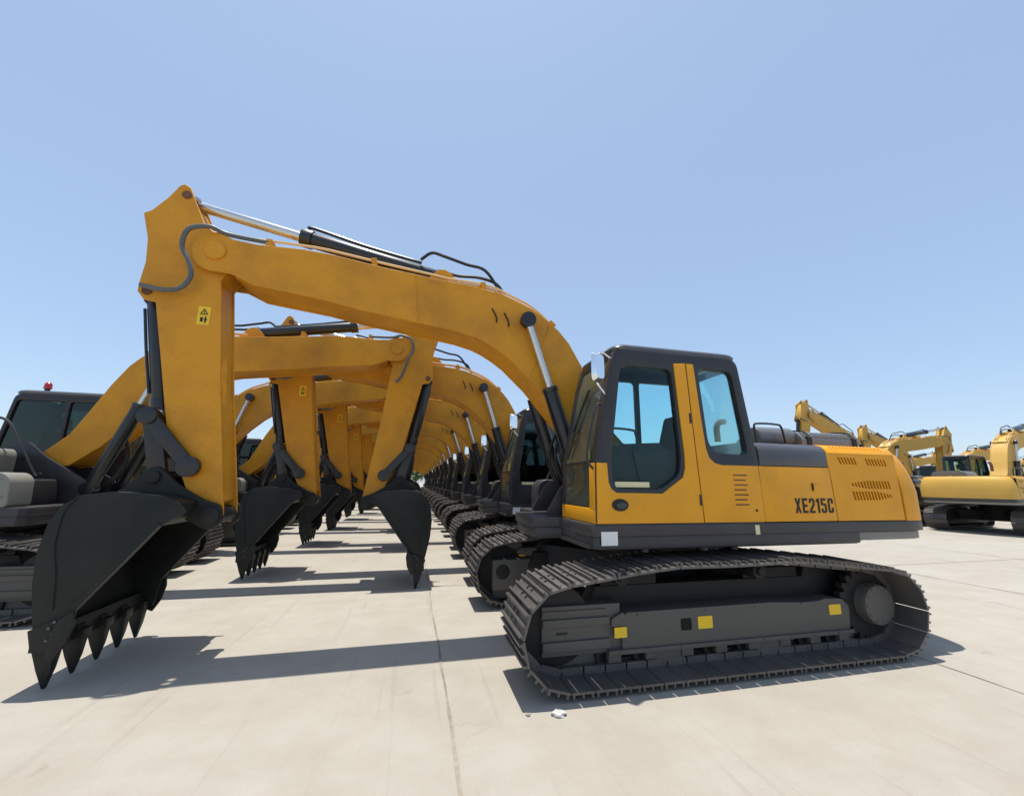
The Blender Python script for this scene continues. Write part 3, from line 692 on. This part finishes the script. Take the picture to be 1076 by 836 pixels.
    c = obj('bucket_cylinder', bm, 'cylinder', root, bev=.006)
    bm = NB(); cyl(bm, b-d*.25, b, .045, n=18); obj('piston_rod', bm, 'chrome', c)
    # links
    def bar(bm, p, q, w, y0, y1):
        P = Vector(p); Q = Vector(q); d = (Q-P).normalized(); nrm = Vector((-d.y, d.x)); pts = []
        for k in range(9): an = math.pi*k/8; pts.append(tuple(P + nrm*w*math.cos(an) - d*w*math.sin(an)))
        for k in range(9): an = math.pi*k/8; pts.append(tuple(Q - nrm*w*math.cos(an) + d*w*math.sin(an)))
        prism(bm, pts, y0, y1)
    for sy in (1, -1):
        bm = NB(); bar(bm, (5.44, 2.24), (5.03, 1.76), .062, .205*sy, .245*sy); cyl(bm, (5.03, .20*sy, 1.76), (5.03, .27*sy, 1.76), .098, n=22); cyl(bm, (5.44, .19*sy, 2.24), (5.44, .265*sy, 2.24), .085, n=20)
        obj('rocker_link', bm, 'cylinder', root, bev=.006)
    LP = (5.30, 1.66)
    bm = NB()
    for sy in (1, -1): bar(bm, (5.44, 2.24), LP, .075, .125*sy, .185*sy)
    cyl(bm, (5.44, -.19, 2.24), (5.44, .19, 2.24), .05); box(bm, 5.30, 5.44, -.13, .13, 1.85, 2.05)
    obj('bucket_link', bm, 'cylinder', root, bev=.006)
    # bucket
    back = [(5.73, .31), (5.79, .52), (5.845, .80), (5.86, 1.05), (5.83, 1.27), (5.76, 1.42), (5.64, 1.50), (5.40, 1.53), (5.10, 1.50), (4.93, 1.45)]
    side = back + [(4.86, 1.36), (5.02, 1.245), (5.515, .58), (5.56, .31)]
    bm = NB()
    HW = .60; BY = -.07
    for sy in (1, -1):
        prism(bm, side, sy*(HW-.022), sy*HW)
        prism(bm, [(5.53, .56), (5.555, .34), (5.60, .30), (5.745, .30), (5.79, .46), (5.66, .52)], sy*(HW-.001), sy*(HW+.024))   # reinforcement cheek
        prism(bm, [(5.02, 1.245), (5.515, .58), (5.545, .61), (5.06, 1.275)], sy*HW, sy*(HW+.012))
    # shell
    t = .024; N = len(back); nrm = []
    for i in range(N):
        p = Vector(back[max(0, i-1)]); q = Vector(back[min(N-1, i+1)]); d = (q-p).normalized(); nrm.append(Vector((d.y, -d.x)))
    inn = [tuple(Vector(back[i]) - nrm[i]*t) for i in range(N)]
    prism(bm, back + inn[::-1], -(HW-.021), HW-.021)
    # cutting lip
    prism(bm, [(5.742, .44), (5.742, .34), (5.71, .29), (5.66, .29), (5.665, .46)], -(HW), HW)
    for v in bm.verts: v.co.y += BY
    # ears
    for y in (.20, .245, -.20, -.245)[0::2]:
        s = 1 if y > 0 else -1
        ear = rnd([(4.70, 1.40), (4.68, 1.22), (4.80, 1.17), (4.90, 1.22), (5.05, 1.30), (5.60, 1.49), (5.42, 1.66), (5.34, 1.76), (5.24, 1.74), (5.08, 1.58), (4.86, 1.45)], .06, 4)
        prism(bm, ear, s*.198, s*.235)
    cyl(bm, (4.785, -.27, 1.30), (4.785, .27, 1.30), .085, n=22); cyl(bm, (LP[0], -.26, LP[1]), (LP[0], .26, LP[1]), .06, n=18)
    prism(bm, rnd([(4.90, 1.44), (4.95, 1.29), (5.10, 1.22), (5.22, 1.40), (5.1, 1.5)], .03, 3), -.5, .5)
    bk = obj('bucket', bm, 'bucket', root, bev=.005, seg=2)
    for sy in (1, -1):
        bm = NB(); tube(bm, [(5.025, BY+sy*(HW+.013), 1.245), (5.52, BY+sy*(HW+.013), .575)], .005, 6, smooth=False); obj('worn_edge', bm, 'worn', bk)
        bm = NB(); tube(bm, [(5.66, BY+sy*(HW+.001), 1.49), (5.735, BY+sy*(HW+.001), 1.36), (5.75, BY+sy*(HW+.001), 1.10), (5.70, BY+sy*(HW+.001), .86), (5.67, BY+sy*(HW+.001), .60)], .0065, 6); obj('weld_seam', bm, 'bucket', bk)
        bm = NB()
        for k in range(5): cyl(bm, (5.62+.03*(k % 2), BY+sy*(HW+.02), .34+.045*k), (5.62+.03*(k % 2), BY+sy*(HW+.036), .34+.045*k), .012, n=6)
        obj('wear_bolts', bm, 'worn', bk)
    for y in (.475, .20, -.08, -.355, -.63):
        bm = NB()
        prof_t = [(5.735, .40), (5.76, .30), (5.715, .15), (5.665, .012), (5.645, .014), (5.62, .15), (5.61, .30), (5.65, .40)]
        lv = []
        for yy, k in ((y-.046, 0), (y+.046, 1)):
            vs = []
            for x, z in prof_t:
                w = max(.28, min(1, .25+z*2.7)); vs.append(bm.verts.new((x, y+(yy-y)*w, z)))
            lv.append(vs)
        bm.faces.new(lv[0]); bm.faces.new(lv[1][::-1])
        for i in range(len(prof_t)): bm.faces.new((lv[0][i-1], lv[0][i], lv[1][i], lv[1][i-1]))
        box(bm, 5.60, 5.775, y-.052, y+.052, .29, .37)
        obj('bucket_tooth', bm, 'bucket', bk, bev=.007)
    for sy in (1, -1):
        bm = NB(); prism(bm, [(5.50, .60), (5.485, .50), (5.51, .36), (5.58, .24), (5.63, .26), (5.63, .40), (5.59, .54)], BY+sy*(HW+.026), BY+sy*(HW+.05)); obj('side_cutter', bm, 'bucket', bk, bev=.006)
    return boom

def make_excavator(label, paint_h='yellow', paint_b='yellow_boom_dim', beacon=False, side='skirt'):
    root = empty('excavator'); tag(root, label, 'excavator')
    make_undercarriage(root); make_house(root, paint_h, side); make_cab(root, paint_h, beacon); make_front(root, paint_b)
    return root

def kids(o): return [c for c in bpy.data.objects if c.parent == o]
TREE = {}
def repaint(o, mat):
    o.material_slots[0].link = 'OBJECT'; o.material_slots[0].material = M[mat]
def copy_thing(src, loc, rz, label, group, drop=(), dark=()):
    if src.name not in TREE: TREE[src.name] = [(c, kids(c)) for c in kids(src)]
    r = src.copy(); COL.objects.link(r); r.location = loc; r.rotation_euler = (0, 0, rz)
    r['label'] = label
    if group: r['group'] = group
    for c, gs in TREE[src.name]:
        if c.name in drop: continue
        n = c.copy(); COL.objects.link(n); n.parent = r
        for g in gs:
            if g.name in drop: continue
            q = g.copy(); COL.objects.link(q); q.parent = n
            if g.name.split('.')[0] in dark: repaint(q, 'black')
            if 'window' in g.name and g.data.materials[0] == M['glass']: repaint(q, 'glass_dark')
    return r

GR = 'excavators in the row on the right, facing left'
GL = 'excavators in the row on the left, facing right'
GB = 'excavators parked far away on the right'
main = make_excavator('nearest yellow excavator seen whole from its cab side, standing clear in front of the rows')
main['group'] = GR
first = make_excavator('tmp', beacon=True, side='primer')      # source for the left row (red beacon on its cab roof)
def sub_names(root, *names):
    out = []
    for c in kids(root):
        for g in kids(c):
            if g.name.split('.')[0] in names: out.append(g.name)
        if c.name.split('.')[0] in names: out.append(c.name)
    return out
drop_b = sub_names(first, 'beacon', 'beacon_base')

ordn = ['', 'nearest', 'second', 'third', 'fourth', 'fifth', 'sixth', 'seventh', 'eighth', 'ninth', 'tenth', 'eleventh', 'twelfth', 'thirteenth', 'fourteenth', 'fifteenth', 'sixteenth', 'seventeenth', 'eighteenth', 'nineteenth', 'twentieth']
SP = 3.64
NR, NL = 20, 19
labR = {2: 'second yellow excavator of the right row, its dark cab just behind the nearest machine',
        3: 'third yellow excavator of the right row, its boom cylinder rod showing behind the second machine'}
for k in range(2, NR+1):
    lab = labR.get(k, '%s excavator from the camera in the right row of machines facing left' % ordn[k])
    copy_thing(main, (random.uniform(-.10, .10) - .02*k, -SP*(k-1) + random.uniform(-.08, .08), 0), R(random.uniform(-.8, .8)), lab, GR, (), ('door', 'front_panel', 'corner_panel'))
first.location = (8.80, -2.78, 0); first.rotation_euler = (0, 0, math.pi)
for c in kids(first):
    for g in kids(c):
        if g.data.materials[0] == M['glass']: repaint(g, 'glass_dark')
tag(first, 'nearest excavator of the left row, with grey storage box and red roof beacon', 'excavator', GL)
for k in range(2, NL+1):
    lab = {2: 'second excavator of the left row, its black bucket hanging behind the nearest right-facing bucket'}.get(k, '%s excavator from the camera in the left row of machines facing right' % ordn[k])
    copy_thing(first, (8.78 + random.uniform(-.1, .1) + .03*k, -2.78 - SP*(k-1) + random.uniform(-.1, .1), 0), math.pi + R(random.uniform(-.8, .8)), lab, GL, drop_b)

# the left row holds its arms a little further out
def repose(root, boom, arm, slide=0):
    B = Vector((.42, 0, 1.95)); A = Vector((5.10, 0, 4.025))
    TB = Matrix.Translation((slide, 0, 0)) @ Matrix.Translation(B) @ Matrix.Rotation(-R(boom), 4, 'Y') @ Matrix.Translation(-B)
    TA = TB @ Matrix.Translation(A) @ Matrix.Rotation(-R(arm), 4, 'Y') @ Matrix.Translation(-A)
    def aim(c, foot, eye, T0, T1):
        foot = Vector((foot[0], 0, foot[1])); eye = Vector((eye[0], 0, eye[1])); f1 = T0 @ foot; e1 = T1 @ eye
        v0 = eye-foot; v1 = e1-f1; an = math.atan2(v1.z, v1.x)-math.atan2(v0.z, v0.x)
        c.matrix_local = Matrix.Translation(f1) @ Matrix.Rotation(-an, 4, 'Y') @ Matrix.Translation(-foot)
        for g in kids(c): g.matrix_local = Matrix.Translation(v0.normalized()*(v1.length-v0.length))
    for c in kids(root):
        n = c.name.split('.')[0]
        if n == 'boom': c.matrix_local = TB
        elif n in ('arm', 'bucket_cylinder', 'rocker_link', 'bucket_link', 'bucket'): c.matrix_local = TA
        elif n == 'boom_cylinder': aim(c, (.98, 1.50), (1.67, 3.585), Matrix.Translation((slide, 0, 0)), TB)
        elif n == 'arm_cylinder': aim(c, (2.72, 4.16), (5.49, 4.68), TB, TA)
random.seed(21)
for o in [o for o in bpy.data.objects if o.parent is None and o.get('group') in (GL, GR) and o is not main]:
    L = o['group'] == GL; near = o is first or o.location.y > -4.5
    repose(o, random.uniform(-.3, .3) if near else random.uniform(-1.6, 1.6), (0 if near else random.uniform(-3, 3)), .36 if L else 0)

# far machines on the right: paler, dustier paint
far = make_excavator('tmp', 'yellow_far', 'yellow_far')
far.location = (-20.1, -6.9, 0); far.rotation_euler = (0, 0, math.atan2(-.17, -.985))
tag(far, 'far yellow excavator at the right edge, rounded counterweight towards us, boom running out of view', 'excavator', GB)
far_list = [((-18.2, -10.3, 0), math.pi, 0, 'far excavator facing right with its whole folded boom showing left of the right-edge machine'),
            ((-22.3, -12.9, 0), 0, 20, 'far excavator whose raised pointed arm head stands above the dark hood of the nearest machine'),
            ((-32.8, -17.2, 0), 0, 15, 'far excavator facing left whose arm head shows just above the nearest counterweight'),
            ((-28.8, -13.2, 0), math.pi, -2, 'far excavator parked beyond and between the two far right machines'),
            ((-35.5, -20.9, 0), math.pi, 0, 'distant excavator on the horizon just left of the right-edge machine boom'),
            ((-33.5, -24.6, 0), math.pi, 2, 'distant excavator low under the folded boom of the machine beside the right edge'),
            ((-44.0, -18.3, 0), math.pi, -2, 'distant excavator on the horizon under the boom of the right-edge machine'),
            ((-26.5, -26.5, 0), 0, 4, 'distant excavator facing left, mostly hidden behind the nearest engine hood')]
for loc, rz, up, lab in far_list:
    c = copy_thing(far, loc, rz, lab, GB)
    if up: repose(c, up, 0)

# ------------------------------------------------------------------ ground
def sheet(name, z, verts, mat):
    me = bpy.data.meshes.new(name); me.from_pydata([(x, y, z) for x, y in verts], [], [tuple(range(len(verts)))]); me.materials.append(M[mat])
    o = bpy.data.objects.new(name, me); COL.objects.link(o); tag(o, kind='structure'); return o
S = 900
sheet('ground', 0, [(-S, -S), (S, -S), (S, S), (-S, S)], 'concrete')
bm = NB(); random.seed(3)
def wob_strip(p0, p1, w, n):
    p0 = Vector(p0); p1 = Vector(p1); d = (p1-p0).normalized(); nn = Vector((-d.y, d.x)); L = (p1-p0).length; prev = None; off = 0
    for i in range(n+1):
        off = off*.8 + random.uniform(-.006, .006); q = p0 + d*(L*i/n) + nn*off; ww = w*random.uniform(.6, 1.35)
        a = bm.verts.new((*(q+nn*ww/2), .004)); b = bm.verts.new((*(q-nn*ww/2), .004))
        if prev: bm.faces.new((prev[0], a, b, prev[1]))
        prev = (a, b)
for i in range(-6, 5): wob_strip((2.56+4.6*i, 12), (2.68+4.6*i, -70), .020, 420)
for j in range(-12, 2): wob_strip((-30, 2.95+5.2*j-5.2), (24, 2.95+5.2*j-5.2), .016, 300)
for f in bm.faces:
    f.normal_update()
    if f.normal.z < 0: f.normal_flip()
me = bpy.data.meshes.new('slab_joints'); bm.to_mesh(me); bm.free(); me.materials.append(M['joint'])
o = bpy.data.objects.new('slab_joints', me); COL.objects.link(o); tag(o, kind='structure')

# scrap on the ground in front of the near track
def scrap(name, loc, s, label, mat='paper'):
    bm = NB(); bmesh.ops.create_icosphere(bm, subdivisions=2, radius=1)
    for v in bm.verts: v.co = Vector((v.co.x*s*random.uniform(.6, 1.3), v.co.y*s*.8*random.uniform(.6, 1.3), max(-.25, v.co.z)*s*.45*random.uniform(.6, 1.4)))
    o = obj(name, bm, mat, smooth=0); o.location = (loc[0], loc[1], s*.12+.002); tag(o, label, 'litter')
scrap('crumpled_paper', (1.80, 1.66), .055, 'crumpled white scrap lying at the edge of the near track shadow')
scrap('concrete_chip', (2.02, 1.62), .020, 'tiny pale chip beside the crumpled white scrap', 'ballast')

# ------------------------------------------------------------------ trees far behind the rows
def tree(loc, h, label):
    root = empty('broadleaf_tree', loc); tag(root, label, 'tree', 'trees behind the right row')
    bm = NB(); tube(bm, [(0, 0, 0), (.05*h*.3, 0, h*.25), (0, .05, h*.5)], h*.022, 8)
    for i in range(6):
        a = i*1.05+random.random(); tube(bm, [(0, 0, h*(.28+.03*i)), (math.cos(a)*h*.12, math.sin(a)*h*.12, h*(.45+.03*i)), (math.cos(a)*h*.24, math.sin(a)*h*.24, h*(.58+.04*i))], h*.009, 6)
    obj('trunk', bm, 'bark', root)
    bm = NB(); cl = []
    for i in range(26):
        a = random.uniform(0, 6.28); r = h*.30*math.sqrt(random.random()); z = h*random.uniform(.35, .95)
        k = 1-abs((z/h-.6)/.42)**2; cl.append((Vector((math.cos(a)*r*k, math.sin(a)*r*k, z)), h*random.uniform(.07, .13)))
    for c, rr in cl:
        for i in range(150):
            d = Vector((random.gauss(0, 1), random.gauss(0, 1), random.gauss(0, .8))); d = d.normalized()*rr*random.uniform(.5, 1.1)
            p = c+d; s = h*.016*random.uniform(.7, 1.4); u = Vector((random.gauss(0, 1), random.gauss(0, 1), random.gauss(0, 1))).normalized(); w = u.orthogonal().normalized()
            vs = [bm.verts.new(p+u*s), bm.verts.new(p+w*s*.6), bm.verts.new(p-u*s), bm.verts.new(p-w*s*.6)]; bm.faces.new(vs)
    me = bpy.data.meshes.new('crown'); bm.to_mesh(me); bm.free(); me.materials.append(M['leaf'])
    o = bpy.data.objects.new('crown', me); COL.objects.link(o); o.parent = root
random.seed(11)
tree((-12.5, -62, 0), 7.5, 'far green tree glimpsed through the cab glass of the second machine')
tree((2.2, -84, 0), 5.0, 'low bushy tree closing the far end of the aisle, the left one')
tree((-1.2, -86, 0), 5.4, 'low bushy tree closing the far end of the aisle, the right one')
tree((-17.5, -64, 0), 6.5, 'far green tree right of the other one behind the row of cabs')

# ------------------------------------------------------------------ light, sky, camera
ux, uy = .045, -.088                     # towards the sun, per metre of height
sun_dir = Vector((ux, uy, 1)).normalized()
w = bpy.data.worlds.new('World'); sc.world = w; w.use_nodes = True
nt = w.node_tree; bg = nt.nodes['Background']
sky = nt.nodes.new('ShaderNodeTexSky'); sky.sky_type = 'NISHITA'; sky.sun_disc = False
el = math.asin(sun_dir.z); sky.sun_elevation = el; sky.sun_rotation = math.atan2(sun_dir.x, sun_dir.y)
sky.air_density = 1.0; sky.dust_density = .8; sky.ozone_density = .7; sky.altitude = 0
hz = nt.nodes.new('ShaderNodeMix'); hz.data_type = 'RGBA'; hz.inputs[0].default_value = .5      # even summer haze veil over the clear sky
hz.inputs[7].default_value = (2.65, 3.55, 4.9, 1); nt.links.new(sky.outputs[0], hz.inputs[6]); nt.links.new(hz.outputs[2], bg.inputs[0])
bg.inputs[1].default_value = .118
sl = bpy.data.lights.new('sun', 'SUN'); sl.energy = 3.6; sl.angle = R(.53); sl.color = (1, .95, .86)
so = bpy.data.objects.new('sun', sl); COL.objects.link(so); so.rotation_euler = sun_dir.to_track_quat('Z', 'Y').to_euler()

F, YAW, PIT, ROLL = 425, -.2346, .196, .0117
C = Vector((2.9239, 4.7967, 1.6408))
fw = Vector((math.sin(YAW), -math.cos(YAW), 0)); r = Vector((-math.cos(YAW), -math.sin(YAW), 0)); u = Vector((0, 0, 1))
f2 = fw*math.cos(PIT) + u*math.sin(PIT); u2 = u*math.cos(PIT) - fw*math.sin(PIT)
r3 = r*math.cos(ROLL) + u2*math.sin(ROLL); u3 = u2*math.cos(ROLL) - r*math.sin(ROLL)
cd = bpy.data.cameras.new('camera'); cam = bpy.data.objects.new('camera', cd); COL.objects.link(cam)
mt = Matrix((r3, u3, -f2)).transposed().to_4x4(); mt.translation = C; cam.matrix_world = mt
cd.sensor_width = 36; cd.lens = F/1076*36; cd.shift_y = 5/1076; cd.clip_start = .05; cd.clip_end = 3000
sc.camera = cam
sc.view_settings.view_transform = 'Standard'; sc.view_settings.look = 'None'; sc.view_settings.gamma = 1; sc.view_settings.exposure = .6
sc.view_settings.use_curve_mapping = False
sc.render.resolution_x = 1024; sc.render.resolution_y = 795
